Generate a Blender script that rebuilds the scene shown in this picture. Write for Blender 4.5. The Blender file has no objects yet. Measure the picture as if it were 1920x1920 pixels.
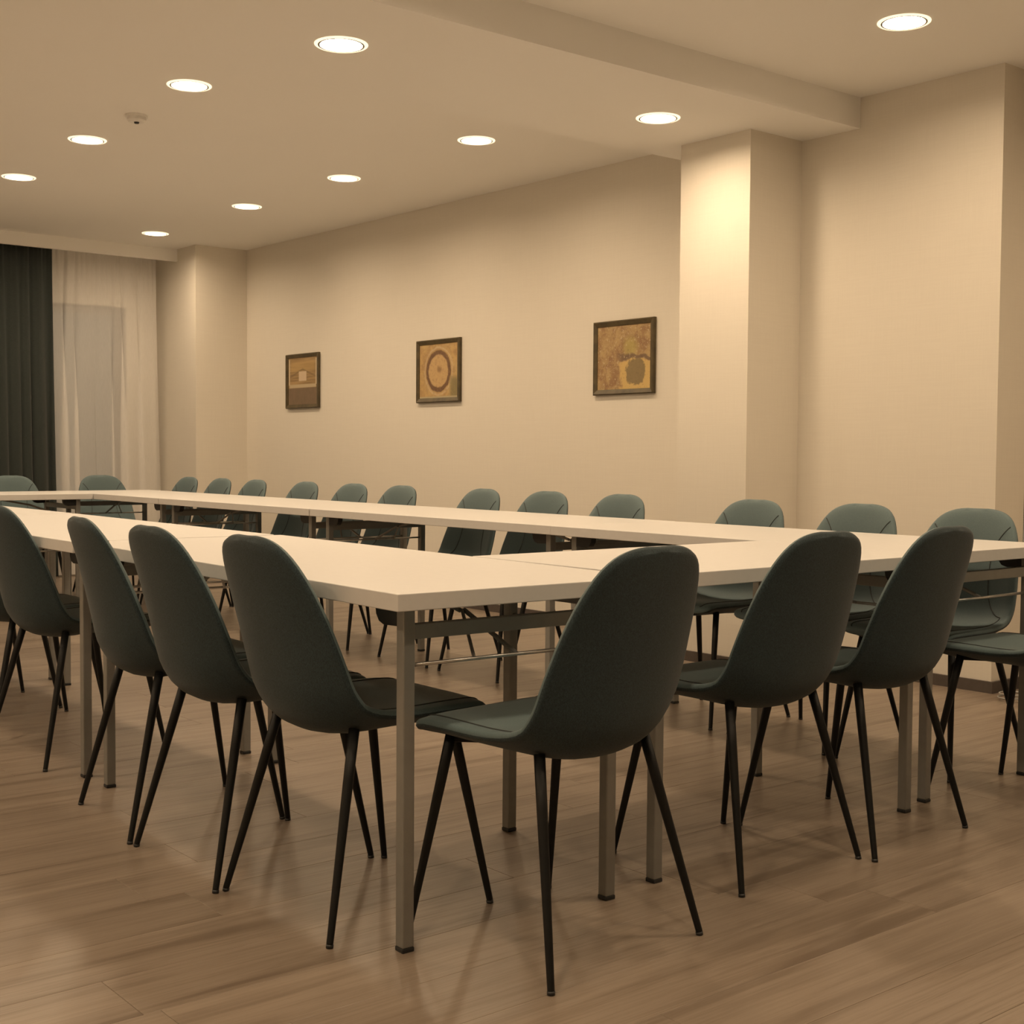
import bpy, bmesh, math, random
from math import sin, cos, pi, radians
from mathutils import Vector, Matrix, geometry

# ------------------------------------------------------------------ camera, world, exposure
sc = bpy.context.scene
COL = sc.collection
CAM = Vector((-1.4634, -2.1380, 1.0137))
YAW, PITCH, ROLL, FPX = radians(50.738), radians(-2.489), radians(0.4106), 2504.15
fw = Vector((cos(YAW) * cos(PITCH), sin(YAW) * cos(PITCH), sin(PITCH)))
rt = Vector((sin(YAW), -cos(YAW), 0.0))
up = rt.cross(fw)
r2 = rt * cos(ROLL) + up * sin(ROLL)
u2 = up * cos(ROLL) - rt * sin(ROLL)
cd = bpy.data.cameras.new('camera')
cd.sensor_width = 36.0
cd.sensor_fit = 'HORIZONTAL'
cd.lens = FPX / 1920 * 36.0
cd.clip_start = 0.05
cam = bpy.data.objects.new('camera', cd)
M = Matrix((r2, u2, -fw)).transposed().to_4x4()
M.translation = CAM
cam.matrix_world = M
COL.objects.link(cam)
sc.camera = cam

w = bpy.data.worlds.new('dusk')
w.use_nodes = True
w.node_tree.nodes['Background'].inputs[0].default_value = (0.030, 0.034, 0.030, 1)
w.node_tree.nodes['Background'].inputs[1].default_value = 1.0
sc.world = w
sc.view_settings.view_transform = 'Standard'
sc.view_settings.look = 'None'
sc.view_settings.gamma = 1.0
sc.view_settings.use_curve_mapping = False
sc.view_settings.exposure = 0.22
LAMP_COLOR = (1.0, 0.75, 0.49, 1)
LAMP_STRENGTH = 200.0
try:
    sc.cycles.use_denoising = True
    sc.cycles.max_bounces = 8
    sc.cycles.diffuse_bounces = 5
    sc.cycles.glossy_bounces = 3
    sc.cycles.use_adaptive_sampling = True
    sc.cycles.adaptive_threshold = 0.015
    sc.cycles.transparent_max_bounces = 12
    sc.cycles.sample_clamp_indirect = 6.0
    sc.cycles.caustics_reflective = False
    sc.cycles.caustics_refractive = False
except Exception:
    pass

# ------------------------------------------------------------------ node helpers
class NT:
    def __init__(self, name):
        self.m = bpy.data.materials.new(name)
        self.m.use_nodes = True
        self.t = self.m.node_tree
        self.b = self.t.nodes['Principled BSDF']
        self.out = self.t.nodes['Material Output']
    def n(self, typ, **kw):
        nd = self.t.nodes.new(typ)
        for k, v in kw.items():
            setattr(nd, k, v)
        return nd
    def link(self, a, b):
        self.t.links.new(a, b)
    def put(self, sock, v):
        if hasattr(v, 'is_output'):
            self.link(v, sock)
        else:
            sock.default_value = v
    def math(self, op, a, b=0.0, clamp=False):
        nd = self.n('ShaderNodeMath', operation=op, use_clamp=clamp)
        self.put(nd.inputs[0], a)
        self.put(nd.inputs[1], b)
        return nd.outputs[0]
    def ramp(self, v, lo, hi):
        nd = self.n('ShaderNodeMapRange')
        nd.interpolation_type = 'SMOOTHSTEP'
        self.put(nd.inputs[0], v)
        nd.inputs[1].default_value = lo
        nd.inputs[2].default_value = hi
        return nd.outputs[0]
    def mix(self, f, a, b):
        nd = self.n('ShaderNodeMix', data_type='RGBA')
        self.put(nd.inputs[0], f)
        self.put(nd.inputs[6], a)
        self.put(nd.inputs[7], b)
        return nd.outputs[2]
    def noise(self, vec, scale, detail=3.0, rough=0.5, dist=0.0):
        nd = self.n('ShaderNodeTexNoise')
        if vec is not None:
            self.link(vec, nd.inputs['Vector'])
        nd.inputs['Scale'].default_value = scale
        nd.inputs['Detail'].default_value = detail
        nd.inputs['Roughness'].default_value = rough
        nd.inputs['Distortion'].default_value = dist
        return nd.outputs[0]
    def obj(self):
        return self.n('ShaderNodeTexCoord').outputs['Object']
    def geo(self):
        return self.n('ShaderNodeNewGeometry').outputs['Position']
    def scale(self, vec, s, off=None):
        nd = self.n('ShaderNodeMapping')
        self.link(vec, nd.inputs[0])
        nd.inputs['Scale'].default_value = s
        if off is not None:
            self.put(nd.inputs['Location'], off)
        return nd.outputs[0]
    def bump(self, h, strength, dist=0.01):
        nd = self.n('ShaderNodeBump')
        self.link(h, nd.inputs['Height'])
        nd.inputs['Strength'].default_value = strength
        nd.inputs['Distance'].default_value = dist
        self.link(nd.outputs[0], self.b.inputs['Normal'])
    def set(self, color=None, rough=None, metal=None, spec=None):
        if color is not None:
            self.put(self.b.inputs['Base Color'], color)
        if rough is not None:
            self.put(self.b.inputs['Roughness'], rough)
        if metal is not None:
            self.b.inputs['Metallic'].default_value = metal
        if spec is not None:
            self.b.inputs['Specular IOR Level'].default_value = spec
        return self.m

def rgb(r, g, b):
    return (r, g, b, 1.0)

def plain(name, c, rough=0.6, metal=0.0, spec=0.5, var=0.06, scale=30):
    t = NT(name)
    v = t.noise(t.obj(), scale, 3)
    f = t.ramp(v, 0.3, 0.7)
    return t.set(t.mix(f, rgb(*[x * (1 - var) for x in c]), rgb(*[min(1, x * (1 + var)) for x in c])), rough, metal, spec)

# painted ceiling
t = NT('ceiling_paint'); v = t.noise(t.geo(), 1.2, 4)
MAT_CEIL = t.set(t.mix(v, rgb(0.87, 0.86, 0.83), rgb(0.90, 0.89, 0.86)), 0.9, spec=0.2)
# woven wallpaper
t = NT('linen_wallpaper'); p = t.geo()
a = t.noise(t.scale(p, (220, 220, 6)), 1.0, 2); b = t.noise(t.scale(p, (5, 5, 190)), 1.0, 2)
h = t.math('ADD', a, b); broad = t.noise(t.scale(p, (1.5, 1.5, 0.5)), 1.0, 3)
c1 = t.mix(t.ramp(h, 0.75, 1.25), rgb(0.725, 0.685, 0.61), rgb(0.745, 0.705, 0.628))
MAT_WALL = t.set(t.mix(t.math('MULTIPLY', broad, 0.12), c1, rgb(0.63, 0.585, 0.51)), 0.85, spec=0.25)
t.bump(h, 0.03, 0.001)
# laminate boards
t = NT('oak_laminate')
oi = t.n('ShaderNodeObjectInfo'); rnd = oi.outputs['Random']
off = t.n('ShaderNodeCombineXYZ'); t.link(t.math('MULTIPLY', rnd, 37.0), off.inputs[0]); t.link(t.math('MULTIPLY', rnd, 91.0), off.inputs[1])
p = t.scale(t.obj(), (1, 1, 1), off.outputs[0])
g1 = t.noise(t.scale(p, (0.9, 15, 1)), 1.0, 6, 0.62, 0.6)
g2 = t.noise(t.scale(p, (4.0, 150, 1)), 1.0, 5, 0.7)
g3 = t.noise(t.scale(p, (0.5, 5, 1)), 1.0, 3, 0.5, 0.8)
base = t.mix(rnd, rgb(0.235, 0.187, 0.146), rgb(0.265, 0.211, 0.164))
g4 = t.noise(t.scale(p, (1.3, 55, 1)), 1.0, 6, 0.66, 0.3)
c = t.mix(t.ramp(g1, 0.46, 0.70), base, rgb(0.150, 0.112, 0.082))
c = t.mix(t.math('MULTIPLY', t.ramp(g4, 0.50, 0.68), 0.65), c, rgb(0.155, 0.115, 0.084))
c = t.mix(t.math('MULTIPLY', t.ramp(g2, 0.42, 0.72), 0.6), c, rgb(0.16, 0.122, 0.09))
c = t.mix(t.math('MULTIPLY', t.ramp(g3, 0.45, 0.75), 0.40), c, rgb(0.32, 0.26, 0.205))
MAT_FLOOR = t.set(c, t.math('ADD', t.math('MULTIPLY', g2, 0.16), 0.27), spec=0.5)
t.bump(g2, 0.08, 0.001)
MAT_SUBFLOOR = plain('plank_joint_dark', (0.10, 0.075, 0.055), 0.9)
MAT_BASE = plain('grey_brown_baseboard', (0.085, 0.07, 0.062), 0.5)
# chair upholstery: smooth grey-green cover in front, dark woven cloth behind
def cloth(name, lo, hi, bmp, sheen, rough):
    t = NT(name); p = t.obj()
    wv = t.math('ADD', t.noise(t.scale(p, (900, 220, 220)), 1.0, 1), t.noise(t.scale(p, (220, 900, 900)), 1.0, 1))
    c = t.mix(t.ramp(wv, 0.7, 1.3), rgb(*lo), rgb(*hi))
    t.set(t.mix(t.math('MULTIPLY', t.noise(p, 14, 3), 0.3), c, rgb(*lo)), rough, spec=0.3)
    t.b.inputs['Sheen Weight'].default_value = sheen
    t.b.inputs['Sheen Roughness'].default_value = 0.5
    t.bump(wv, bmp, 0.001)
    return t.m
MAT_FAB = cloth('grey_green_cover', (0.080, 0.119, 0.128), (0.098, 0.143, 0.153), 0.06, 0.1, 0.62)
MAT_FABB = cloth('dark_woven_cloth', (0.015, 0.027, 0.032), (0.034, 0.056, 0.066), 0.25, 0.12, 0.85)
MAT_SEAM = plain('dark_stitching', (0.03, 0.035, 0.035), 0.8)
MAT_BLACK = plain('black_powder_coat', (0.0055, 0.0060, 0.0060), 0.5, spec=0.3)
MAT_PLASTIC = plain('black_plastic', (0.014, 0.015, 0.016), 0.45)
MAT_LAM = plain('white_laminate', (0.58, 0.57, 0.56), 0.42, spec=0.35, var=0.012, scale=60)
MAT_STEEL = plain('warm_grey_metal', (0.275, 0.275, 0.262), 0.42, metal=0.5, var=0.04)
MAT_ROD = plain('bright_steel_rod', (0.55, 0.54, 0.52), 0.3, metal=0.9)
MAT_WHITE = plain('white_plastic', (0.78, 0.77, 0.74), 0.4)
t = NT('glowing_glass_ring'); t.set(rgb(0.8, 0.79, 0.76), 0.3)
t.b.inputs['Emission Color'].default_value = (1.0, 0.80, 0.52, 1); t.b.inputs['Emission Strength'].default_value = 1.15
MAT_RING = t.m
MAT_RIM = plain('grey_lamp_rim', (0.16, 0.16, 0.15), 0.4)
MAT_SLOT = plain('white_lamp_housing', (0.62, 0.61, 0.59), 0.5)
t = NT('lamp_glass')
e = t.n('ShaderNodeEmission'); e.inputs[0].default_value = LAMP_COLOR; e.inputs[1].default_value = LAMP_STRENGTH
t.link(e.outputs[0], t.out.inputs['Surface']); MAT_LAMP = t.m
# curtains
t = NT('charcoal_curtain'); p = t.obj(); f = t.noise(t.scale(p, (60, 60, 300)), 1.0, 3)
MAT_DRAPE = t.set(t.mix(f, rgb(0.017, 0.023, 0.022), rgb(0.034, 0.043, 0.040)), 0.8, spec=0.25)
t.b.inputs['Sheen Weight'].default_value = 0.2
t = NT('white_sheer'); p = t.obj()
df = t.n('ShaderNodeBsdfDiffuse'); df.inputs[0].default_value = rgb(0.93, 0.92, 0.905)
tl = t.n('ShaderNodeBsdfTranslucent'); tl.inputs[0].default_value = rgb(0.84, 0.82, 0.80)
tp = t.n('ShaderNodeBsdfTransparent'); tp.inputs[0].default_value = rgb(1, 1, 1)
m1 = t.n('ShaderNodeMixShader'); m1.inputs[0].default_value = 0.10; t.link(df.outputs[0], m1.inputs[1]); t.link(tl.outputs[0], m1.inputs[2])
thr = t.noise(t.scale(p, (400, 400, 20)), 1.0, 2)
m2 = t.n('ShaderNodeMixShader'); t.link(t.math('ADD', t.math('MULTIPLY', thr, 0.10), 0.45), m2.inputs[0])
t.link(m1.outputs[0], m2.inputs[1]); t.link(tp.outputs[0], m2.inputs[2]); t.link(m2.outputs[0], t.out.inputs['Surface'])
MAT_SHEER = t.m
t = NT('window_glass')
gl = t.n('ShaderNodeBsdfGlossy'); gl.inputs[1].default_value = 0.03
tp = t.n('ShaderNodeBsdfTransparent'); tp.inputs[0].default_value = rgb(0.9, 0.93, 0.92)
m2 = t.n('ShaderNodeMixShader'); fr = t.n('ShaderNodeFresnel'); fr.inputs[0].default_value = 1.5
t.link(fr.outputs[0], m2.inputs[0]); t.link(tp.outputs[0], m2.inputs[1]); t.link(gl.outputs[0], m2.inputs[2]); t.link(m2.outputs[0], t.out.inputs['Surface'])
MAT_GLASS = t.m
MAT_WFRAME = plain('dark_window_frame', (0.05, 0.045, 0.04), 0.5)
MAT_FRAME = plain('olive_brown_frame', (0.075, 0.056, 0.024), 0.5, var=0.25, scale=18)
MAT_CABLE = plain('pale_cable', (0.30, 0.29, 0.27), 0.5)

# ------------------------------------------------------------------ mesh helpers
def add_box(bm, x0, x1, y0, y1, z0, z1):
    vs = [bm.verts.new((x, y, z)) for x in (x0, x1) for y in (y0, y1) for z in (z0, z1)]
    for f in ((0, 1, 3, 2), (4, 6, 7, 5), (0, 4, 5, 1), (2, 3, 7, 6), (0, 2, 6, 4), (1, 5, 7, 3)):
        bm.faces.new([vs[i] for i in f])

def add_tube(bm, pts, rads, n=10, cap=True):
    pts = [Vector(p) for p in pts]
    if not isinstance(rads, (list, tuple)):
        rads = [rads] * len(pts)
    rings = []
    prev = None
    for i, p in enumerate(pts):
        d = (pts[min(i + 1, len(pts) - 1)] - pts[max(i - 1, 0)]).normalized()
        ref = prev if prev is not None else (Vector((0, 0, 1)) if abs(d.z) < 0.9 else Vector((1, 0, 0)))
        x = (ref - d * ref.dot(d)).normalized()
        y = d.cross(x)
        prev = x
        rings.append([bm.verts.new(p + (x * cos(2 * pi * k / n) + y * sin(2 * pi * k / n)) * rads[i]) for k in range(n)])
    for a, b in zip(rings, rings[1:]):
        for k in range(n):
            bm.faces.new((a[k], a[(k + 1) % n], b[(k + 1) % n], b[k]))
    if cap:
        bm.faces.new(rings[0][::-1])
        bm.faces.new(rings[-1])

def add_lathe(bm, prof, n=32, z_up=True):
    rings = []
    for r, z in prof:
        rings.append([bm.verts.new((r * cos(2 * pi * k / n), r * sin(2 * pi * k / n), z)) for k in range(n)] if r > 1e-6 else [bm.verts.new((0, 0, z))])
    for a, b in zip(rings, rings[1:]):
        for k in range(n):
            k2 = (k + 1) % n
            if len(a) == 1:
                bm.faces.new((a[0], b[k], b[k2]))
            elif len(b) == 1:
                bm.faces.new((a[k], b[0], a[k2]))
            else:
                bm.faces.new((a[k], b[k], b[k2], a[k2]))

def mesh(name, bm, mat, smooth=False, bevel=0.0, seg=2):
    if bevel > 0:
        bmesh.ops.bevel(bm, geom=list(bm.edges), offset=bevel, segments=seg, affect='EDGES', profile=0.5, clamp_overlap=True)
    bmesh.ops.recalc_face_normals(bm, faces=list(bm.faces))
    me = bpy.data.meshes.new(name)
    bm.to_mesh(me)
    bm.free()
    me.materials.append(mat)
    if smooth:
        for p in me.polygons:
            p.use_smooth = True
    return me

def put(name, me, parent=None, loc=(0, 0, 0), rz=0.0):
    o = bpy.data.objects.new(name, me)
    o.location = loc
    o.rotation_euler = (0, 0, rz)
    COL.objects.link(o)
    if parent is not None:
        o.parent = parent
    return o

def thing(name, label, cat, loc=(0, 0, 0), rz=0.0, group=None):
    o = bpy.data.objects.new(name, None)
    o.empty_display_size = 0.1
    o.location = loc
    o.rotation_euler = (0, 0, rz)
    COL.objects.link(o)
    return tag(o, label, cat, group)

def tag(o, label, cat, group=None):
    o['label'] = label
    o['category'] = cat
    if group:
        o['group'] = group
    return o

def struct(name, bm, mat, label, cat, parent=None, bevel=0.0, smooth=False):
    o = put(name, mesh(name, bm, mat, smooth, bevel), parent)
    if parent is None:
        o['kind'] = 'structure'
        o['label'] = label
        o['category'] = cat
    return o

def copy_tree(o, parent=None):
    c = o.copy()
    COL.objects.link(c)
    if parent is not None:
        c.parent = parent
        c.matrix_parent_inverse = o.matrix_parent_inverse
    for ch in list(o.children):
        copy_tree(ch, c)
    return c

# ------------------------------------------------------------------ room
XL, XR, YB, YW = -3.2, 3.86, -4.5, 8.62      # left wall, picture wall, back wall, window wall
ZC, ZB = 2.677, 2.535                         # ceiling and beam soffit
T = 0.12
# floor: base slab with single planks on it
bm = bmesh.new(); add_box(bm, XL - T, 4.25, YB - T, YW + 0.4, -0.12, -0.012)
floor = struct('floor', bm, MAT_SUBFLOOR, 'grey-brown wood laminate floor of long planks', 'floor')
PW, PL = 0.192, 1.285
bm = bmesh.new(); add_box(bm, 0, PL - 0.0008, 0, PW - 0.0008, -0.012, 0.0)
plank_me = mesh('plank', bm, MAT_FLOOR, bevel=0.0006, seg=1)
rest = bmesh.new()
rg = random.Random(4)
cells = []
row = 0
y = YB
while y < YW + 0.2:
    x = XL - rg.random() * PL
    while x < 4.1:
        cells.append((x, y))
        x += PL
    y += PW
def sees(x, y):
    v = Vector((x, y, 0)) - CAM
    d = v.dot(fw)
    if d < 0.3:
        return False
    return -60 < 960 + FPX * v.dot(r2) / d < 1980 and 960 - FPX * v.dot(u2) / d < 2000
vis = []
for c in cells:
    if any(sees(c[0] + PL * i / 8, c[1] + PW * j) for i in range(9) for j in (0, 0.5, 1)):
        vis.append(c)
vis.sort(key=lambda c: (Vector((c[0] + PL / 2, c[1], 0)) - CAM).length)
single = set(vis[:296])
for c in cells:
    x0, x1 = max(c[0], XL - T), min(c[0] + PL, 4.2)
    if c in single:
        put('plank', plank_me, floor, (c[0], c[1], 0))
    elif x1 > x0:
        add_box(rest, x0, x1 - 0.0008, c[1], c[1] + PW - 0.0008, -0.012, 0)
ro = put('plank_field', mesh('plank_field', rest, MAT_FLOOR), floor)
ro['kind'] = 'stuff'

lights = [
    (2.973, 0.939, ZC, 'round recessed ceiling light at the top right, above the wall pier'),
    (2.901, 2.179, ZB, 'round ceiling light in the beam, in front of the column'),
    (2.919, 3.545, ZC, 'first ceiling light past the beam in the row beside the picture wall'),
    (2.912, 4.847, ZC, 'second ceiling light past the beam in the row beside the picture wall'),
    (2.914, 6.08, ZC, 'third ceiling light past the beam in the row beside the picture wall'),
    (2.924, 7.56, ZC, 'farthest ceiling light beside the picture wall, near the pelmet'),
    (1.23, 2.183, ZB, 'round ceiling light in the beam over the middle of the table ring'),
    (1.281, 3.559, ZC, 'round ceiling light just right of the smoke detector'),
    (1.339, 4.903, ZC, 'round ceiling light just left of the smoke detector'),
    (1.398, 6.133, ZC, 'round ceiling light at the left edge of the photo'),
    (1.43, 7.44, ZC, 'round ceiling light beyond the left edge, nearest the dark curtain'),
    (1.20, 0.94, ZC, 'round ceiling light above the front table row, outside the view'),
    (2.97, -0.33, ZC, 'round ceiling light right of the front table row, outside the view'),
    (1.20, -0.33, ZC, 'round ceiling light over the front chairs, outside the view'),
    (-0.45, -0.33, ZC, 'round ceiling light over the nearest table corner, outside the view'),
    (2.97, -1.60, ZC, 'round ceiling light at the right behind the front chairs, outside the view'),
    (1.20, -1.60, ZC, 'round ceiling light behind the front chairs, outside the view'),
    (-0.45, -1.60, ZC, 'added ceiling fill light near the camera, outside the view'),  # unseen lamp, added with the next two for more ambient light
    (-2.10, -0.33, ZC, 'added ceiling fill light left of the camera, outside the view'),
    (-2.10, -1.60, ZC, 'added ceiling fill light in the left back part of the room, outside the view'),
    (-2.10, 0.94, ZC, 'nearest added ceiling fill light beside the left wall, outside the view'),  # unseen row down the left side, added to brighten left-facing edges
    (-2.10, 2.18, ZB, 'added ceiling fill light in the beam beside the left wall, outside the view'),
    (-2.06, 3.56, ZC, 'third added ceiling fill light beside the left wall, outside the view'),
    (-2.02, 4.90, ZC, 'fourth added ceiling fill light beside the left wall, outside the view'),
    (-1.98, 6.13, ZC, 'farthest added ceiling fill light beside the left wall, outside the view'),
    (-0.45, 2.18, ZB, 'round ceiling light in the beam over the left table row, outside the view'),
    (-0.40, 3.56, ZC, 'nearest round ceiling light left of the table ring, outside the view'),
    (-0.36, 4.90, ZC, 'middle round ceiling light left of the table ring, outside the view'),
    (-0.32, 6.13, ZC, 'farthest round ceiling light left of the table ring, outside the view'),
]
HOLE = 0.083
def holed_sheet(bm, x0, x1, y0, y1, z, holes):
    # a flat sheet with round openings for the recessed lights
    co = [Vector(p) for p in ((x0, y0), (x1, y0), (x1, y1), (x0, y1))]
    ed = [(0, 1), (1, 2), (2, 3), (3, 0)]
    for hx, hy in holes:
        n0 = len(co)
        co += [Vector((hx + HOLE * cos(2 * pi * k / 32), hy + HOLE * sin(2 * pi * k / 32))) for k in range(32)]
        ed += [(n0 + k, n0 + (k + 1) % 32) for k in range(32)]
    r = geometry.delaunay_2d_cdt(co, ed, [], 1, 1e-5)
    vs = [bm.verts.new((p.x, p.y, z)) for p in r[0]]
    for f in r[2]:
        c = sum((r[0][i] for i in f), Vector((0, 0))) / len(f)
        if all((c - Vector(h)).length > HOLE * 0.98 for h in holes):
            bm.faces.new([vs[i] for i in f])
bm = bmesh.new(); add_box(bm, XL - T, 4.25, YB - T, YW + 0.4, ZC + 0.05, ZC + 0.16)
holed_sheet(bm, XL - T, 4.25, YB - T, YW + 0.4, ZC, [(l[0], l[1]) for l in lights if l[2] == ZC])
struct('ceiling', bm, MAT_CEIL, 'smooth painted ceiling with recessed lights', 'ceiling')
bm = bmesh.new(); add_box(bm, XL, XR + 0.02, 1.705, 2.714, ZB, ZC)
bm.faces.ensure_lookup_table()
bmesh.ops.delete(bm, geom=[f for f in bm.faces if abs(f.calc_center_median().z - ZB) < 1e-4], context='FACES_ONLY')
holed_sheet(bm, XL, XR + 0.02, 1.705, 2.714, ZB, [(l[0], l[1]) for l in lights if l[2] == ZB])
bmesh.ops.remove_doubles(bm, verts=list(bm.verts), dist=1e-5)
struct('ceiling_beam', bm, MAT_CEIL, 'wide lowered beam crossing the ceiling to the wall column', 'beam')

bm = bmesh.new(); add_box(bm, XR, XR + T, 2.3, YW + 0.3, 0, ZC)
struct('wall_right', bm, MAT_WALL, 'long beige wall with three framed pictures', 'wall')
bm = bmesh.new(); add_box(bm, 3.373, XR, 2.04, 2.483, 0, ZB)
struct('wall_column', bm, MAT_WALL, 'beige column standing out from the wall under the beam', 'column')
bm = bmesh.new(); add_box(bm, 3.75, XR + T, 0.975, 2.04, 0, ZC)
struct('wall_right_pier', bm, MAT_WALL, 'beige wall pier right of the column', 'wall')
bm = bmesh.new(); add_box(bm, 3.985, 4.1, YB, 0.975, 0, ZC)
struct('wall_right_niche', bm, MAT_WALL, 'beige wall set back at the right edge of the photo', 'wall')
bm = bmesh.new(); add_box(bm, 3.40, XR, 7.856, YW + 0.2, 0, ZC)
struct('corner_column', bm, MAT_WALL, 'beige column in the far corner beside the sheer curtain', 'column')
bm = bmesh.new(); add_box(bm, XL - T, XL, YB - T, YW + 0.3, 0, ZC)
struct('wall_left', bm, MAT_WALL, 'beige wall on the left side of the room', 'wall')
bm = bmesh.new(); add_box(bm, XL - T, 4.2, YB - T, YB, 0, ZC)
struct('wall_back', bm, MAT_WALL, 'beige wall behind the camera', 'wall')
WX0, WX1, WZ0, WZ1 = 0.6, 3.14, 0.10, 2.215
bm = bmesh.new()
add_box(bm, XL, WX0, YW, YW + 0.25, 0, ZC); add_box(bm, WX1, 3.40, YW, YW + 0.25, 0, ZC)
add_box(bm, WX0, WX1, YW, YW + 0.25, WZ1, ZC); add_box(bm, WX0, WX1, YW, YW + 0.25, 0, WZ0)
struct('wall_front', bm, MAT_WALL, 'far beige wall with the curtained window', 'wall')
win = thing('window_1', 'dark wide window behind the sheer curtain', 'window', ((WX0 + WX1) / 2, YW + 0.12, WZ0))
win['kind'] = 'structure'
hw, hh = (WX1 - WX0) / 2, WZ1 - WZ0
bm = bmesh.new()
for a in ((-hw, -hw + 0.06, 0, hh), (hw - 0.06, hw, 0, hh), (-hw + 0.06, hw - 0.06, 0, 0.06), (-hw + 0.06, hw - 0.06, hh - 0.06, hh)):
    add_box(bm, a[0], a[1], -0.035, 0.035, a[2], a[3])
put('window_frame', mesh('window_frame', bm, MAT_WFRAME), win)
xs = [-hw + 0.06, -hw + 0.9, 0.42, hw - 0.06]
for k, x in enumerate(xs[1:-1]):
    bm = bmesh.new(); add_box(bm, x - 0.035, x + 0.035, -0.034, 0.034, 0.06, hh - 0.06)
    put('mullion', mesh('mullion', bm, MAT_WFRAME), win)
for k in range(3):
    bm = bmesh.new(); add_box(bm, xs[k] + 0.001, xs[k + 1] - 0.001, -0.006, 0.006, 0.055, hh - 0.055)
    put('pane', mesh('pane', bm, MAT_GLASS), win)
# baseboards
BH, BT = 0.05, 0.014
def base(name, segs, label):
    bm = bmesh.new()
    for s in segs:
        add_box(bm, *s, 0.0, BH)
    struct(name, bm, MAT_BASE, label, 'baseboard')
base('baseboard_right', [(XR - BT, XR, 2.483, 7.856), (3.373 - BT, XR, 2.483, 2.483 + BT), (3.373 - BT, 3.373, 2.04 - BT, 2.483), (3.373, 3.75, 2.04 - BT, 2.04),
     (3.75 - BT, 3.75, 0.975 - BT, 2.04 - BT), (3.75, 3.985, 0.975 - BT, 0.975), (3.985 - BT, 3.985, YB, 0.975 - BT)], 'dark grey-brown baseboard along the picture wall and its columns')
base('baseboard_front', [(3.40, XR - BT, 7.856 - BT, 7.856), (3.40 - BT, 3.40, 7.856 - BT, YW)], 'dark baseboard around the far corner column')
base('baseboard_left', [(XL, XL + BT, YB, YW)], 'dark baseboard on the left wall')
base('baseboard_back', [(XL + BT, 3.985 - BT, YB, YB + BT)], 'dark baseboard behind the camera')
# pelmet
bm = bmesh.new(); add_box(bm, XL, 3.40, 8.19, 8.225, 2.578, ZC); add_box(bm, XL, 3.40, 8.225, 8.262, 2.63, ZC)
struct('trim_1', bm, MAT_CEIL, 'long pale curtain pelmet board under the ceiling at the far window', 'trim')

# ------------------------------------------------------------------ curtains
def drape(name, mat, x0t, x1t, x0b, x1b, yc, ztop, folds, amp, seed, parent, nx=150, nz=16, fold=0.45):
    r = random.Random(seed)
    ph = [r.uniform(0, 6.28) for _ in range(8)]
    bm = bmesh.new()
    g = []
    for j in range(nz + 1):
        v = j / nz
        rowv = []
        for i in range(nx + 1):
            u = i / nx
            uu = u + 0.018 * sin(2 * pi * 2.3 * u + ph[0]) + 0.010 * sin(2 * pi * 5.1 * u + ph[1])
            A = amp * (0.35 + 0.65 * min(1, v * 1.6)) * (0.62 + 0.38 * sin(2 * pi * 1.7 * u + ph[2]))
            k = folds
            yy = A * sin(2 * pi * k * uu + ph[3] + 0.5 * v * sin(3 * u + ph[4])) + 0.35 * A * sin(2 * pi * 2 * k * uu + ph[5]) * (1 - 0.6 * v)
            if v < 0.12:
                yy += 0.004 * sin(2 * pi * folds * 3.1 * u) * (1 - v / 0.12)
            xx = (x0t + (x0b - x0t) * v ** 1.4) * (1 - u) + (x1t + (x1b - x1t) * v ** 1.4) * u
            xx += fold * A * cos(2 * pi * k * uu + ph[3]) * min(1, v * 2) * (0 if i in (0, nx) else 1)
            rowv.append(bm.verts.new((xx, yc + yy, ztop * (1 - v) + 0.015 * v)))
        g.append(rowv)
    for j in range(nz):
        for i in range(nx):
            bm.faces.new((g[j][i], g[j][i + 1], g[j + 1][i + 1], g[j + 1][i]))
    me = mesh(name, bm, mat, smooth=True)
    return put(name, me, parent)

d = thing('dark_curtain', 'charcoal full-length curtain hanging in folds at the left edge', 'curtain', (1.8, 8.33, 0))
o = drape('curtain_cloth', MAT_DRAPE, 0.85 - 1.8, 2.412 - 1.8, 0.85 - 1.8, 2.445 - 1.8, 0, 2.63, 15, 0.046, 3, d, nx=260, fold=0.5)
m = o.modifiers.new('thick', 'SOLIDIFY'); m.thickness = 0.004
bm = bmesh.new(); add_box(bm, -0.95, 0.60, -0.012, 0.012, 2.628, 2.655)
put('curtain_track', mesh('curtain_track', bm, MAT_WHITE), d)
s = thing('sheer_curtain', 'white translucent sheer curtain hanging beside the charcoal curtain', 'curtain', (2.9, 8.44, 0))
drape('curtain_cloth', MAT_SHEER, 2.30 - 2.9, 3.325 - 2.9, 2.30 - 2.9, 3.385 - 2.9, 0, 2.63, 8, 0.019, 11, s, nx=420, nz=24, fold=3.2)
bm = bmesh.new(); add_box(bm, -1.9, 0.42, -0.012, 0.012, 2.628, 2.655)
put('curtain_track', mesh('curtain_track', bm, MAT_WHITE), s)

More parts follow.
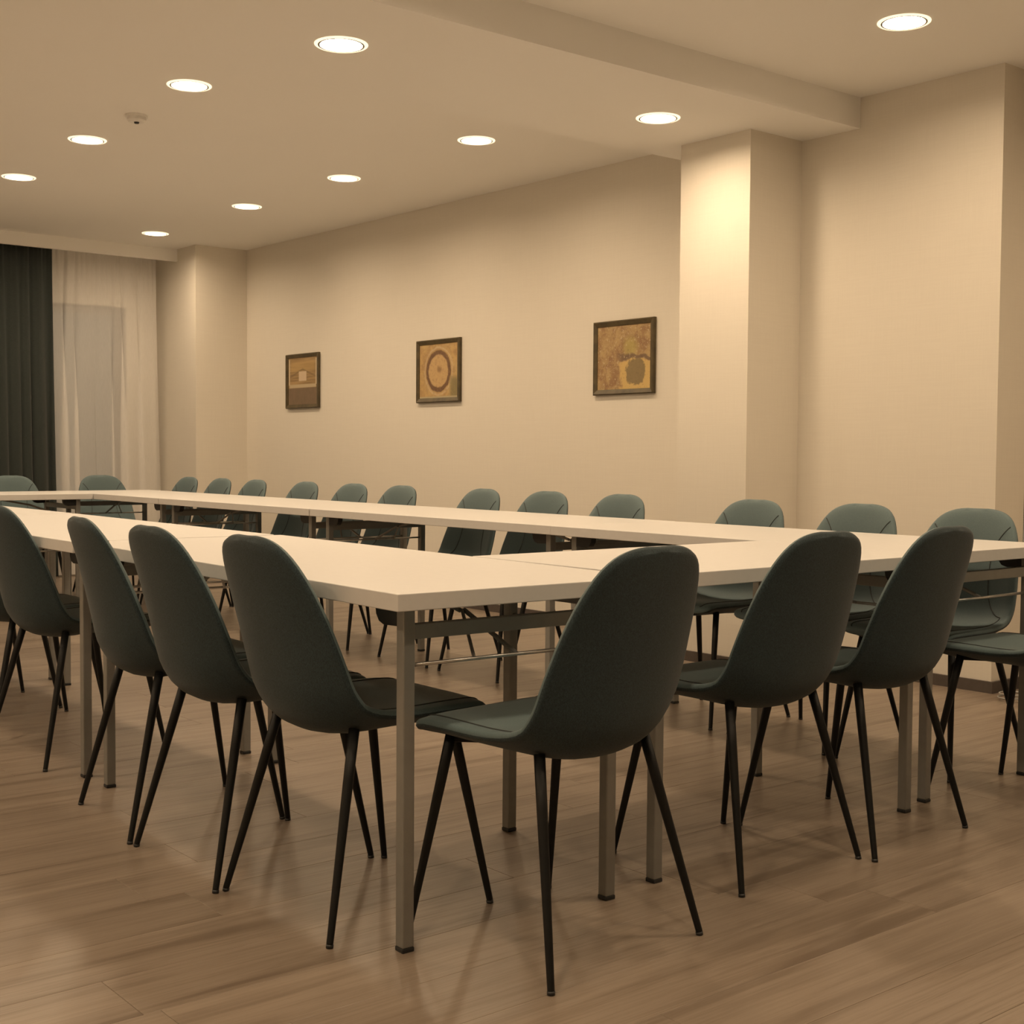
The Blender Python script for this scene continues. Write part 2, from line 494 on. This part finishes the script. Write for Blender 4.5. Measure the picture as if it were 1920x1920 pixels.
# ------------------------------------------------------------------ ceiling lights and detector
bm = bmesh.new(); add_lathe(bm, [(0.100, 0.0), (0.100, -0.002), (0.097, -0.0045), (0.087, -0.0045), (0.083, -0.002), (0.083, 0.0)])
ring_me = mesh('glass_ring', bm, MAT_RING, smooth=True)
bm = bmesh.new(); add_lathe(bm, [(0.0828, 0.030), (0.0828, -0.001), (0.0795, -0.0015), (0.0790, 0.004), (0.0790, 0.030)])
slot_me = mesh('lamp_housing', bm, MAT_SLOT, smooth=False)
bm = bmesh.new(); add_lathe(bm, [(0.0788, 0.022), (0.076, 0.016), (0.06, 0.0135), (0.03, 0.0125), (0, 0.0122)], 28)
rim_me_ = bmesh.new(); add_lathe(rim_me_, [(0.0868, -0.0040), (0.0868, -0.0052), (0.0800, -0.0052), (0.0800, -0.0030)])
rim_me = mesh('inner_rim', rim_me_, MAT_RIM, smooth=False)
lamp_me = mesh('lamp_disc', bm, MAT_LAMP, smooth=True)
for (x, y, z, lab) in lights:
    L = thing('ceiling_light', lab, 'ceiling light', (x, y, z), 0, 'recessed ceiling lights')
    put('glass_ring', ring_me, L); put('lamp_housing', slot_me, L); put('inner_rim', rim_me, L); put('lamp_disc', lamp_me, L)
sd = thing('smoke_detector', 'small white round smoke detector on the ceiling between the lights', 'smoke detector', (1.323, 4.232, ZC))
bm = bmesh.new(); add_lathe(bm, [(0.0, 0.0), (0.055, 0.0), (0.055, -0.012), (0.0, -0.012)], 24)
put('detector_base', mesh('detector_base', bm, MAT_WHITE), sd)
bm = bmesh.new(); add_lathe(bm, [(0.0, -0.012), (0.048, -0.012), (0.047, -0.026), (0.036, -0.034), (0.0, -0.034)], 24)
put('detector_cover', mesh('detector_cover', bm, MAT_WHITE, smooth=False), sd)
bm = bmesh.new(); add_lathe(bm, [(0.0, -0.034), (0.013, -0.034), (0.011, -0.041), (0.0, -0.042)], 16)
put('sensor_cap', mesh('sensor_cap', bm, MAT_PLASTIC), sd)

# ------------------------------------------------------------------ framed pictures
PWD, PHT = 0.492, 0.422
def art_mat(kind):
    t = NT('art_print_' + kind)
    p = t.obj()
    sp = t.n('ShaderNodeSeparateXYZ'); t.link(p, sp.inputs[0])
    X = t.math('DIVIDE', sp.outputs[0], 0.44); Z = t.math('DIVIDE', sp.outputs[2], 0.37)   # -0.5..0.5
    n1 = t.noise(p, 16, 5, 0.65, 0.6); n2 = t.noise(p, 55, 4, 0.7); n3 = t.noise(p, 7, 3)
    def box(x0, x1, z0, z1, e=0.012):
        a = t.math('MULTIPLY', t.ramp(X, x0 - e, x0 + e), t.ramp(t.math('MULTIPLY', X, -1), -x1 - e, -x1 + e))
        b = t.math('MULTIPLY', t.ramp(Z, z0 - e, z0 + e), t.ramp(t.math('MULTIPLY', Z, -1), -z1 - e, -z1 + e))
        return t.math('MULTIPLY', a, b)
    def dist(cx, cz, ax=0.44, az=0.37):
        dx = t.math('MULTIPLY', t.math('SUBTRACT', X, cx), ax); dz = t.math('MULTIPLY', t.math('SUBTRACT', Z, cz), az)
        return t.math('SQRT', t.math('ADD', t.math('MULTIPLY', dx, dx), t.math('MULTIPLY', dz, dz)))
    if kind == 'house':
        st = t.noise(t.scale(p, (3, 1, 60)), 1.0, 3)
        c = t.mix(t.ramp(st, 0.35, 0.65), rgb(0.24, 0.15, 0.068), rgb(0.42, 0.28, 0.13))
        c = t.mix(t.math('MULTIPLY', box(-0.42, 0.42, 0.20, 0.42, 0.06), 0.6), c, rgb(0.52, 0.35, 0.14))
        arc = t.math('ABSOLUTE', t.math('SUBTRACT', Z, t.math('SUBTRACT', 0.24, t.math('MULTIPLY', t.math('ABSOLUTE', X), 0.35))))
        c = t.mix(t.math('MULTIPLY', t.ramp(t.math('MULTIPLY', arc, -1), -0.035, -0.01), 0.7), c, rgb(0.2, 0.13, 0.06))
        c = t.mix(box(-0.5, 0.5, -0.5, -0.14), c, t.mix(n1, rgb(0.13, 0.095, 0.055), rgb(0.24, 0.16, 0.11)))
        c = t.mix(box(-0.46, 0.46, -0.14, -0.07), c, rgb(0.52, 0.42, 0.27))
        c = t.mix(box(-0.13, 0.13, 0.0, 0.20), c, rgb(0.66, 0.52, 0.36))
        c = t.mix(box(-0.48, -0.44, -0.08, 0.46, 0.006), c, rgb(0.62, 0.52, 0.36))
        c = t.mix(box(0.44, 0.48, -0.08, 0.46, 0.006), c, rgb(0.62, 0.52, 0.36))
    elif kind == 'ring':
        c = t.mix(t.ramp(n1, 0.35, 0.65), rgb(0.55, 0.37, 0.15), rgb(0.40, 0.25, 0.11))
        c = t.mix(t.math('MULTIPLY', t.ramp(n3, 0.45, 0.7), 0.7), c, rgb(0.58, 0.43, 0.20))
        dd = t.math('ADD', dist(0.0, 0.0), t.math('MULTIPLY', t.math('SUBTRACT', n1, 0.5), 0.035))
        c = t.mix(t.ramp(t.math('MULTIPLY', dd, -1), -0.135, -0.12), c, t.mix(n2, rgb(0.62, 0.43, 0.20), rgb(0.48, 0.31, 0.15)))
        rg1 = t.math('ABSOLUTE', t.math('SUBTRACT', dd, 0.125))
        c = t.mix(t.ramp(t.math('MULTIPLY', rg1, -1), -0.021, -0.009), c, t.mix(n2, rgb(0.11, 0.055, 0.03), rgb(0.19, 0.10, 0.055)))
        rg2 = t.math('ABSOLUTE', t.math('SUBTRACT', dd, 0.157))
        c = t.mix(t.math('MULTIPLY', t.ramp(t.math('MULTIPLY', rg2, -1), -0.010, -0.002), 0.55), c, rgb(0.60, 0.47, 0.32))
        core = dist(0.02, 0.02)
        c = t.mix(t.math('MULTIPLY', t.ramp(t.math('MULTIPLY', t.math('ADD', core, t.math('MULTIPLY', n1, 0.04)), -1), -0.055, -0.03), 0.8), c, rgb(0.26, 0.15, 0.07))
        c = t.mix(t.math('MULTIPLY', t.ramp(n2, 0.52, 0.68), 0.5), c, rgb(0.30, 0.18, 0.085))
        c = t.mix(t.math('MULTIPLY', box(0.30, 0.5, -0.5, -0.12, 0.06), 0.75), c, rgb(0.16, 0.15, 0.075))
        c = t.mix(box(-0.5, 0.5, -0.5, -0.46, 0.01), c, rgb(0.45, 0.38, 0.24))
    else:
        c = t.mix(t.ramp(n1, 0.35, 0.65), rgb(0.27, 0.15, 0.075), rgb(0.46, 0.32, 0.15))
        c = t.mix(t.math('MULTIPLY', t.ramp(n2, 0.5, 0.75), 0.6), c, rgb(0.50, 0.40, 0.22))
        c = t.mix(t.math('MULTIPLY', t.ramp(t.math('MULTIPLY', dist(0.12, 0.15), -1), -0.085, -0.02), 0.6), c, rgb(0.42, 0.36, 0.10))
        edge = t.math('ADD', Z, t.math('MULTIPLY', t.math('SUBTRACT', n3, 0.5), 0.35))
        low = t.math('MULTIPLY', t.ramp(t.math('MULTIPLY', edge, -1), 0.01, 0.05), t.ramp(t.math('ADD', X, t.math('MULTIPLY', t.math('SUBTRACT', n1, 0.5), 0.25)), -0.10, -0.03))
        c = t.mix(low, c, t.mix(n3, rgb(0.64, 0.46, 0.17), rgb(0.58, 0.39, 0.15)))
        line = t.math('ABSOLUTE', t.math('SUBTRACT', edge, 0.01))
        c = t.mix(t.math('MULTIPLY', t.math('MULTIPLY', t.ramp(t.math('MULTIPLY', line, -1), -0.05, -0.015), t.ramp(X, -0.2, 0.0)), 0.85), c, rgb(0.14, 0.085, 0.06))
        bl = t.math('ADD', dist(0.22, -0.22), t.math('MULTIPLY', t.math('SUBTRACT', n1, 0.5), 0.085))
        c = t.mix(t.ramp(t.math('MULTIPLY', bl, -1), -0.082, -0.070), c, t.mix(n2, rgb(0.20, 0.15, 0.07), rgb(0.27, 0.20, 0.10)))
        sp2 = t.ramp(t.noise(t.scale(p, (1, 1, 1), (3.0, 1.0, 2.0)), 70, 3), 0.60, 0.68)
        c = t.mix(t.math('MULTIPLY', t.math('MULTIPLY', sp2, t.math('SUBTRACT', 1.0, low)), 0.7), c, rgb(0.60, 0.49, 0.33))
        dots = t.ramp(t.noise(p, 90, 2), 0.62, 0.70)
        c = t.mix(t.math('MULTIPLY', dots, 0.5), c, rgb(0.12, 0.08, 0.04))
    c = t.mix(0.14, c, rgb(0.23, 0.19, 0.125))
    return t.set(c, 0.55, spec=0.3)

FB = 0.030
def framed(label, yc, kind):
    # local x runs along the wall (towards the camera side), local -y out of the wall
    P = thing('framed_picture', label, 'picture', (XR, yc, 1.568), -pi / 2, 'framed prints on the long wall')
    w2, h2 = PWD / 2, PHT / 2
    bm = bmesh.new()
    o = [(-w2, -h2), (w2, -h2), (w2, h2), (-w2, h2)]
    i = [(-w2 + FB, -h2 + FB), (w2 - FB, -h2 + FB), (w2 - FB, h2 - FB), (-w2 + FB, h2 - FB)]
    vo0 = [bm.verts.new((a, -0.001, b)) for a, b in o]; vo1 = [bm.verts.new((a, -0.020, b)) for a, b in o]
    vm = [bm.verts.new((a * 0.975, -0.026, b * 0.972)) for a, b in o]
    vi1 = [bm.verts.new((a, -0.016, b)) for a, b in i]; vi0 = [bm.verts.new((a, -0.001, b)) for a, b in i]
    for A, B in ((vo0, vo1), (vo1, vm), (vm, vi1), (vi1, vi0), (vi0, vo0)):
        for k in range(4):
            bm.faces.new((A[k], A[(k + 1) % 4], B[(k + 1) % 4], B[k]))
    put('frame', mesh('frame', bm, MAT_FRAME), P)
    bm = bmesh.new(); add_box(bm, -w2 + FB, w2 - FB, -0.012, -0.002, -h2 + FB, h2 - FB)
    put('art_print', mesh('art_print', bm, art_mat(kind)), P)
framed('small framed print with a pale square, farthest of three on the wall', 6.937, 'house')
framed('small framed print with a brown ring on gold, middle of three', 5.152, 'ring')
framed('small framed patchwork print with a yellow corner, nearest the column', 3.367, 'patch')

# ------------------------------------------------------------------ tables
LEG = 0.028
TT = 0.035
bm = bmesh.new(); add_box(bm, -LEG / 2, LEG / 2, -LEG / 2, LEG / 2, 0.009, 0.7045)
leg_me = mesh('table_leg', bm, MAT_STEEL, bevel=0.003)
bm = bmesh.new(); add_box(bm, -LEG / 2 - 0.0006, LEG / 2 + 0.0006, -LEG / 2 - 0.0006, LEG / 2 + 0.0006, 0.0, 0.0095)
foot_me = mesh('foot_cap', bm, MAT_PLASTIC, bevel=0.002)
HS = 0.273                                    # half spacing of the two legs of one frame
bm = bmesh.new(); add_box(bm, -0.010, 0.010, -HS + LEG / 2, HS - LEG / 2, 0.638, 0.669)
bar_me = mesh('crossbar', bm, MAT_STEEL, bevel=0.002)
bm = bmesh.new(); add_tube(bm, [(0, -HS + LEG / 2, 0.585), (0, HS - LEG / 2, 0.585)], 0.0042, 10)
rod_me = mesh('tie_rod', bm, MAT_ROD, smooth=True)
# folding hinge housing: rounded plastic block reaching from the leg towards the table middle (+x)
bm = bmesh.new()
prof = [(0.0145, 0.7045), (0.0145, 0.664), (0.066, 0.662), (0.084, 0.668), (0.095, 0.682), (0.099, 0.7045)]
a = [bm.verts.new((x, -0.013, z)) for x, z in prof]; b = [bm.verts.new((x, 0.013, z)) for x, z in prof]
bm.faces.new(a); bm.faces.new(b[::-1])
for k in range(len(prof)):
    bm.faces.new((a[k], b[k], b[(k + 1) % len(prof)], a[(k + 1) % len(prof)]))
hinge_me = mesh('hinge_housing', bm, MAT_PLASTIC, bevel=0.002)
# folding stay: two flat links from the tie rod up to the underside
bm = bmesh.new(); add_tube(bm, [(0.004, -0.012, 0.585), (0.20, -0.012, 0.660)], 0.006, 6); add_tube(bm, [(0.004, 0.10, 0.585), (0.20, -0.006, 0.660)], 0.004, 6)
st1_me = mesh('folding_stay', bm, MAT_STEEL)
bm = bmesh.new(); add_tube(bm, [(0.20, 0.0, 0.660), (0.40, 0.0, 0.699)], 0.006, 6); add_box(bm, 0.37, 0.44, -0.015, 0.015, 0.699, 0.7045)
st2_me = mesh('stay_link', bm, MAT_STEEL)
top_cache = {}
def table(label, x0, x1, y0, y1):
    lx, ly = x1 - x0, y1 - y0
    along_x = lx >= ly
    L, W = (lx, ly) if along_x else (ly, lx)
    tb = thing('folding_table', label, 'table', ((x0 + x1) / 2, (y0 + y1) / 2, 0), 0 if along_x else pi / 2, 'white folding tables in the ring')
    key = (round(L, 3), round(W, 3))
    if key not in top_cache:
        bm = bmesh.new(); add_box(bm, -L / 2, L / 2, -W / 2, W / 2, 0.74 - TT, 0.74)
        top_cache[key] = mesh('tabletop', bm, MAT_LAM, bevel=0.0018)
    put('tabletop', top_cache[key], tb)
    for sx in (-1, 1):
        ex = sx * (L / 2 - 0.076)
        rz = 0 if sx < 0 else pi
        for sy in (-1, 1):
            lg = put('leg', leg_me, tb, (ex, sy * HS, 0), rz)
            put('foot_cap', foot_me, lg)
            put('hinge_housing', hinge_me, tb, (ex, sy * HS, 0), rz)
        put('crossbar', bar_me, tb, (ex, 0, 0), rz)
        put('tie_rod', rod_me, tb, (ex, 0, 0), rz)
        fs = put('folding_stay', st1_me, tb, (ex, 0, 0), rz)
        put('stay_link', st2_me, fs)
    return tb
G = 0.002
nt = table('white folding table at the nearest corner of the ring', 0.0, 0.68, 0.0, 1.80)
nt.location = (0.372, 0.887, 0); nt.rotation_euler.z -= 0.036
nt = table('second white folding table of the left row, behind the nearest corner table', 0.063, 0.743, 1.806, 3.606)
nt.rotation_euler.z -= 0.010
table('third white folding table of the left row, cut by the left photo edge', 0.075, 0.755, 3.63, 5.43)
table('shorter white folding table in the front row between the two corner tables', 0.712, 1.874, 0.002, 0.690)
table('white folding table at the right corner of the ring', 1.877, 2.553, 0.028, 1.715)
table('second white folding table along the picture wall, after the right corner', 1.882, 2.562, 1.72, 3.51)
table('third white folding table along the picture wall', 1.878, 2.558, 3.514, 5.22)
table('farthest white folding table along the picture wall, at the far corner', 1.876, 2.556, 5.224, 6.87)
table('white folding table of the far row in front of the window curtains', 0.10, 1.872, 6.185, 6.865)

# ------------------------------------------------------------------ chairs
ST = [  # y, z, half width, edge lift, outer skin depth
    (0.220, 0.432, 0.196, 0.000, 0.014), (0.211, 0.440, 0.198, 0.001, 0.031), (0.184, 0.445, 0.203, 0.005, 0.039), (0.10, 0.442, 0.209, 0.010, 0.038), (0.0, 0.435, 0.213, 0.018, 0.033),
    (-0.09, 0.431, 0.215, 0.034, 0.034), (-0.150, 0.446, 0.215, 0.046, 0.032), (-0.190, 0.492, 0.214, 0.048, 0.024), (-0.212, 0.563, 0.209, 0.043, 0.017), (-0.232, 0.643, 0.197, 0.035, 0.014),
    (-0.251, 0.718, 0.180, 0.025, 0.013), (-0.265, 0.772, 0.163, 0.015, 0.013), (-0.273, 0.803, 0.150, 0.008, 0.013), (-0.277, 0.820, 0.140, 0.004, 0.012), (-0.279, 0.829, 0.134, 0.002, 0.011)]
def cr(p0, p1, p2, p3, t):
    return 0.5 * ((2 * p1) + (p2 - p0) * t + (2 * p0 - 5 * p1 + 4 * p2 - p3) * t * t + (3 * p1 - p0 - 3 * p2 + p3) * t ** 3)
def station(f):
    f = max(0, min(len(ST) - 1, f))
    i = min(int(f), len(ST) - 2)
    q = [ST[max(0, i - 1)], ST[i], ST[i + 1], ST[min(len(ST) - 1, i + 2)]]
    r = [cr(q[0][k], q[1][k], q[2][k], q[3][k], f - i) for k in range(5)]
    r[2] -= 0.008
    if f < 1.7:                                  # rounded front corners
        r[2] *= (1 - (1 - max(0.012, f) / 1.7) ** 3.0) ** (1 / 2.6)
    if f > 9:                                    # rounded top
        r[2] *= (1 - min(0.996, (f - 9) / 5) ** 2.5) ** (1 / 2.15)
    return r
def surf(f, u, off=0.0):
    y, z, W, l, _ = station(f)
    a = station(f - 0.05); b = station(f + 0.05)
    d = Vector((0, b[0] - a[0], b[1] - a[1])).normalized()
    nrm = Vector((0, d.z, -d.y))                 # sitter side: up on the seat, forward on the back
    return Vector((u * W, y, z)) + nrm * (l * abs(u) ** 2.2 + off)
def bulge(f, u):
    e = min(1.0, f / 1.5, (len(ST) - 1 - f) / 3.0)
    return 0.0105 + 0.008 * (1 - u ** 4) * e * (2 - e)
NR, NC = 42, 14
fs = [1.7 * (1 - cos(pi / 2 * i / 9)) for i in range(9)] + [1.7 + (11 - 1.7) * i / 26 for i in range(26)] + [11 + 2.85 * sin(pi / 2 * i / 10) for i in range(11)]
NR = len(fs) - 1
KS = min(range(NR + 1), key=lambda i: abs(fs[i] - 6.0))
us = [-1 + 2 * j / NC for j in range(NC + 1)]
bm = bmesh.new()
inn, outr = [], []
for f in fs:
    inn.append([bm.verts.new(surf(f, u, bulge(f, u))) for u in us])
    dp = station(f)[4]
    outr.append([bm.verts.new(surf(f, u, -0.010 - (dp - 0.010) * (1 - abs(u) ** 3))) for u in us])
fa = []                                           # (face, row)
for i in range(NR):
    for j in range(NC):
        fa.append((bm.faces.new((inn[i][j], inn[i][j + 1], inn[i + 1][j + 1], inn[i + 1][j])), i))
        fa.append((bm.faces.new((outr[i][j], outr[i + 1][j], outr[i + 1][j + 1], outr[i][j + 1])), i))
loop = [(0, j) for j in range(NC + 1)] + [(i, NC) for i in range(1, NR + 1)] + [(NR, j) for j in range(NC - 1, -1, -1)] + [(i, 0) for i in range(NR - 1, 0, -1)]
cen = {}
mids = []
for q, (i, j) in enumerate(loop):
    a = inn[i][j].co; b = outr[i][j].co
    pv = loop[q - 1]; nx = loop[(q + 1) % len(loop)]
    tang = (surf(fs[nx[0]], us[nx[1]]) - surf(fs[pv[0]], us[pv[1]])).normalized()
    nn = (a - b).normalized()
    outw = nn.cross(tang).normalized()
    if i in (0, NR):
        e0 = surf(fs[min(i + 1, NR)], 0) - surf(fs[max(i - 1, 0)], 0)
        outw = (e0.normalized() * (1 if i else -1) + outw * 0.001).normalized()
    mid = (a + b) / 2
    mids.append([bm.verts.new(a - nn * 0.003 + outw * 0.0065), bm.verts.new(mid + outw * 0.0095), bm.verts.new(b + nn * 0.003 + outw * 0.0065)])
for q in range(len(loop)):
    (i, j), (k, l) = loop[q], loop[(q + 1) % len(loop)]
    A = [inn[i][j]] + mids[q] + [outr[i][j]]
    B = [inn[k][l]] + mids[(q + 1) % len(loop)] + [outr[k][l]]
    rr = min(i, k) if not (i == k == NR) else NR - 1
    for s_ in range(4):
        fa.append((bm.faces.new((A[s_], A[s_ + 1], B[s_ + 1], B[s_])), rr))
bmesh.ops.recalc_face_normals(bm, faces=list(bm.faces))
bm.normal_update()
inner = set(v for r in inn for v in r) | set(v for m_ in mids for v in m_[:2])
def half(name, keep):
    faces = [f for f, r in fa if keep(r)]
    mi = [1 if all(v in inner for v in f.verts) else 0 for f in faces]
    idx, cos_, nrm = {}, [], []
    polys = []
    for f in faces:
        pl = []
        for v in f.verts:
            if v not in idx:
                idx[v] = len(cos_); cos_.append(v.co[:]); nrm.append(v.normal[:])
            pl.append(idx[v])
        polys.append(pl)
    me = bpy.data.meshes.new(name)
    me.from_pydata(cos_, [], polys)
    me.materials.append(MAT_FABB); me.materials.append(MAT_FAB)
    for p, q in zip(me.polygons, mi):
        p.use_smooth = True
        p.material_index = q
    me.normals_split_custom_set_from_vertices(nrm)
    return me
seat_me = half('seat', lambda r: r < KS)
back_me = half('backrest', lambda r: r >= KS)
bm.free()
def seam_me(path):
    bm = bmesh.new()
    add_tube(bm, [surf(f, u, bulge(f, u) + 0.0004) for f, u in path], 0.0018, 6)
    return mesh('stitched_seam', bm, MAT_SEAM, smooth=True)
def seat_path(sx):
    return [(0.9 + (6.0 - 0.9) * k / 16, sx * (0.86 - 0.02 * sin(pi * k / 16))) for k in range(17)]
def back_path(sx):
    K = [(6.0, 0.86), (6.8, 0.66), (7.8, 0.50), (8.8, 0.47), (9.6, 0.52), (10.2, 0.66), (10.7, 0.83), (11.05, 0.975)]
    P = []
    for i in range(len(K) - 1):
        q = [K[max(0, i - 1)], K[i], K[i + 1], K[min(len(K) - 1, i + 2)]]
        for k in range(4):
            P.append((cr(q[0][0], q[1][0], q[2][0], q[3][0], k / 4), sx * cr(q[0][1], q[1][1], q[2][1], q[3][1], k / 4)))
    return P + [(K[-1][0], sx * K[-1][1])]
seams = [seam_me(seat_path(-1)), seam_me(seat_path(1))]
bseams = [seam_me(back_path(-1)), seam_me(back_path(1))]
def leg_mesh(a, b):
    bm = bmesh.new()
    a, b = Vector(a), Vector(b)
    d = (b - a)
    add_tube(bm, [a, a + d * 0.25, a + d * 0.985, b], [0.0118, 0.0112, 0.0074, 0.0070], 12)
    return mesh('leg', bm, MAT_BLACK, smooth=True)
legs_me = []
for sx in (-1, 1):
    legs_me.append(leg_mesh((sx * 0.165, 0.138, 0.428), (sx * 0.214, 0.215, 0.004)))
    legs_me.append(leg_mesh((sx * 0.158, -0.112, 0.428), (sx * 0.228, -0.215, 0.004)))
caps_me = []
for sx, sy in ((-1, 1), (-1, -1), (1, 1), (1, -1)):
    fx = 0.214 if sy > 0 else 0.228
    bm = bmesh.new(); add_tube(bm, [(sx * fx, sy * 0.215, 0.0), (sx * (fx - 0.0008), sy * 0.2138, 0.007)], [0.0078, 0.0080], 12)
    caps_me.append(mesh('foot_glide', bm, MAT_PLASTIC, smooth=True))
bm = bmesh.new()
for sx in (-1, 1):
    add_tube(bm, [(sx * 0.163, 0.136, 0.421), (sx * 0.095, 0.085, 0.417), (sx * 0.095, -0.07, 0.413), (sx * 0.156, -0.110, 0.421)], 0.0075, 8)
add_tube(bm, [(-0.095, 0.05, 0.415), (0.095, 0.05, 0.415)], 0.0075, 8)
under_me = mesh('under_frame', bm, MAT_BLACK, smooth=True)

def make_chair():
    r = thing('dining_chair', 'chair', 'chair')
    se = put('seat', seat_me, r); ba = put('backrest', back_me, r)
    for k in (0, 1):
        put('stitched_seam', seams[k], se); put('stitched_seam', bseams[k], ba)
    order = [legs_me[0], legs_me[1], legs_me[2], legs_me[3]]
    for k in range(4):
        lg = put('leg', order[k], r)
        put('foot_glide', caps_me[k], lg)
    put('under_frame', under_me, r)
    return r
proto = make_chair()
used = [False]
def chair(x, y, deg, label, group):
    o = proto if not used[0] else copy_tree(proto)
    used[0] = True
    o.location = (x, y, 0)
    o.rotation_euler = (0, 0, radians(deg))
    o['label'] = label
    o['group'] = group
    o['category'] = 'chair'
FR, LR, WR, ER = 'chairs on the near side of the front tables', 'chairs along the left table row', 'chairs along the picture wall', 'chairs in front of the curtains'
chair(0.364, -0.045, 5.5, 'grey-green chair right of the nearest table corner, its back fully in view', FR)
chair(1.090, 0.090, 1.5, 'grey-green chair second from the nearest corner along the front tables', FR)
chair(1.547, 0.070, 4.0, 'grey-green chair third from the nearest corner along the front tables', FR)
chair(2.225, -0.070, 1.0, 'grey-green chair cut by the right photo edge, only seat and legs showing', FR)
chair(0.172, 0.408, -90, 'grey-green chair left of the nearest table corner, facing the left row', LR)
chair(0.150, 0.860, -91, 'second grey-green chair from the nearest corner in the left row', LR)
chair(0.172, 1.326, -96, 'third grey-green chair from the nearest corner in the left row', LR)
chair(0.243, 2.270, -86, 'grey-green chair whose back meets the left photo edge', LR)
chair(0.250, 2.740, -90, 'grey-green chair past the left photo edge, its front legs visible under the table', LR)
chair(0.258, 3.250, -90, 'grey-green chair farthest along the left row, only its front legs visible', LR)
wall = [(0.405, 'nearest the right photo edge'), (0.880, 'second from the right edge'), (1.395, 'in front of the column corner'), (2.165, 'fourth from the right edge'),
        (2.665, 'fifth from the right edge'), (3.175, 'under the nearest picture gap, sixth from the right'), (3.890, 'seventh from the right edge'), (4.370, 'sixth from the far end'),
        (4.905, 'fifth from the far end'), (5.535, 'third group from the far end, fourth last'), (6.010, 'third last'), (6.500, 'last, nearest the far corner column')]
names = ['nearest the right photo edge', 'second from the right edge', 'third from the right edge', 'fourth from the right edge',
         'fifth from the right edge', 'sixth from the right edge', 'seventh from the right edge', 'eighth from the right edge',
         'fourth from the far corner', 'third from the far corner', 'second from the far corner', 'closest to the far corner column']
rots = [91, 90, 90, 89, 91, 88, 90, 91, 90, 89, 90, 91]
for (yy, _), nm, rz in zip(wall, names, rots):
    chair(2.418, yy, rz, 'grey-green chair facing the camera along the picture wall, ' + nm, WR)
chair(2.385, 7.06, 180, 'grey-green chair in front of the white sheer curtain', ER)
chair(1.735, 7.05, 180, 'grey-green chair in front of the charcoal curtain', ER)

# ------------------------------------------------------------------ loose cable by the niche
bm = bmesh.new()
pts = []
for k in range(70):
    a = k * 0.36
    r = 0.045 + 0.02 * sin(k * 0.21)
    pts.append((r * cos(a) * 1.3, r * sin(a), 0.004 + 0.004 * (1 + sin(a * 0.5)) + 0.0004 * k))
pts += [(0.08 + 0.02 * k, -0.02 - 0.03 * k, 0.004) for k in range(1, 9)]
add_tube(bm, pts, 0.0032, 6)
cb = put('coiled_cable', mesh('coiled_cable', bm, MAT_CABLE, smooth=True), None, (3.68, 0.82, 0))
tag(cb, 'thin pale cable coiled on the floor by the right wall corner', 'cable')
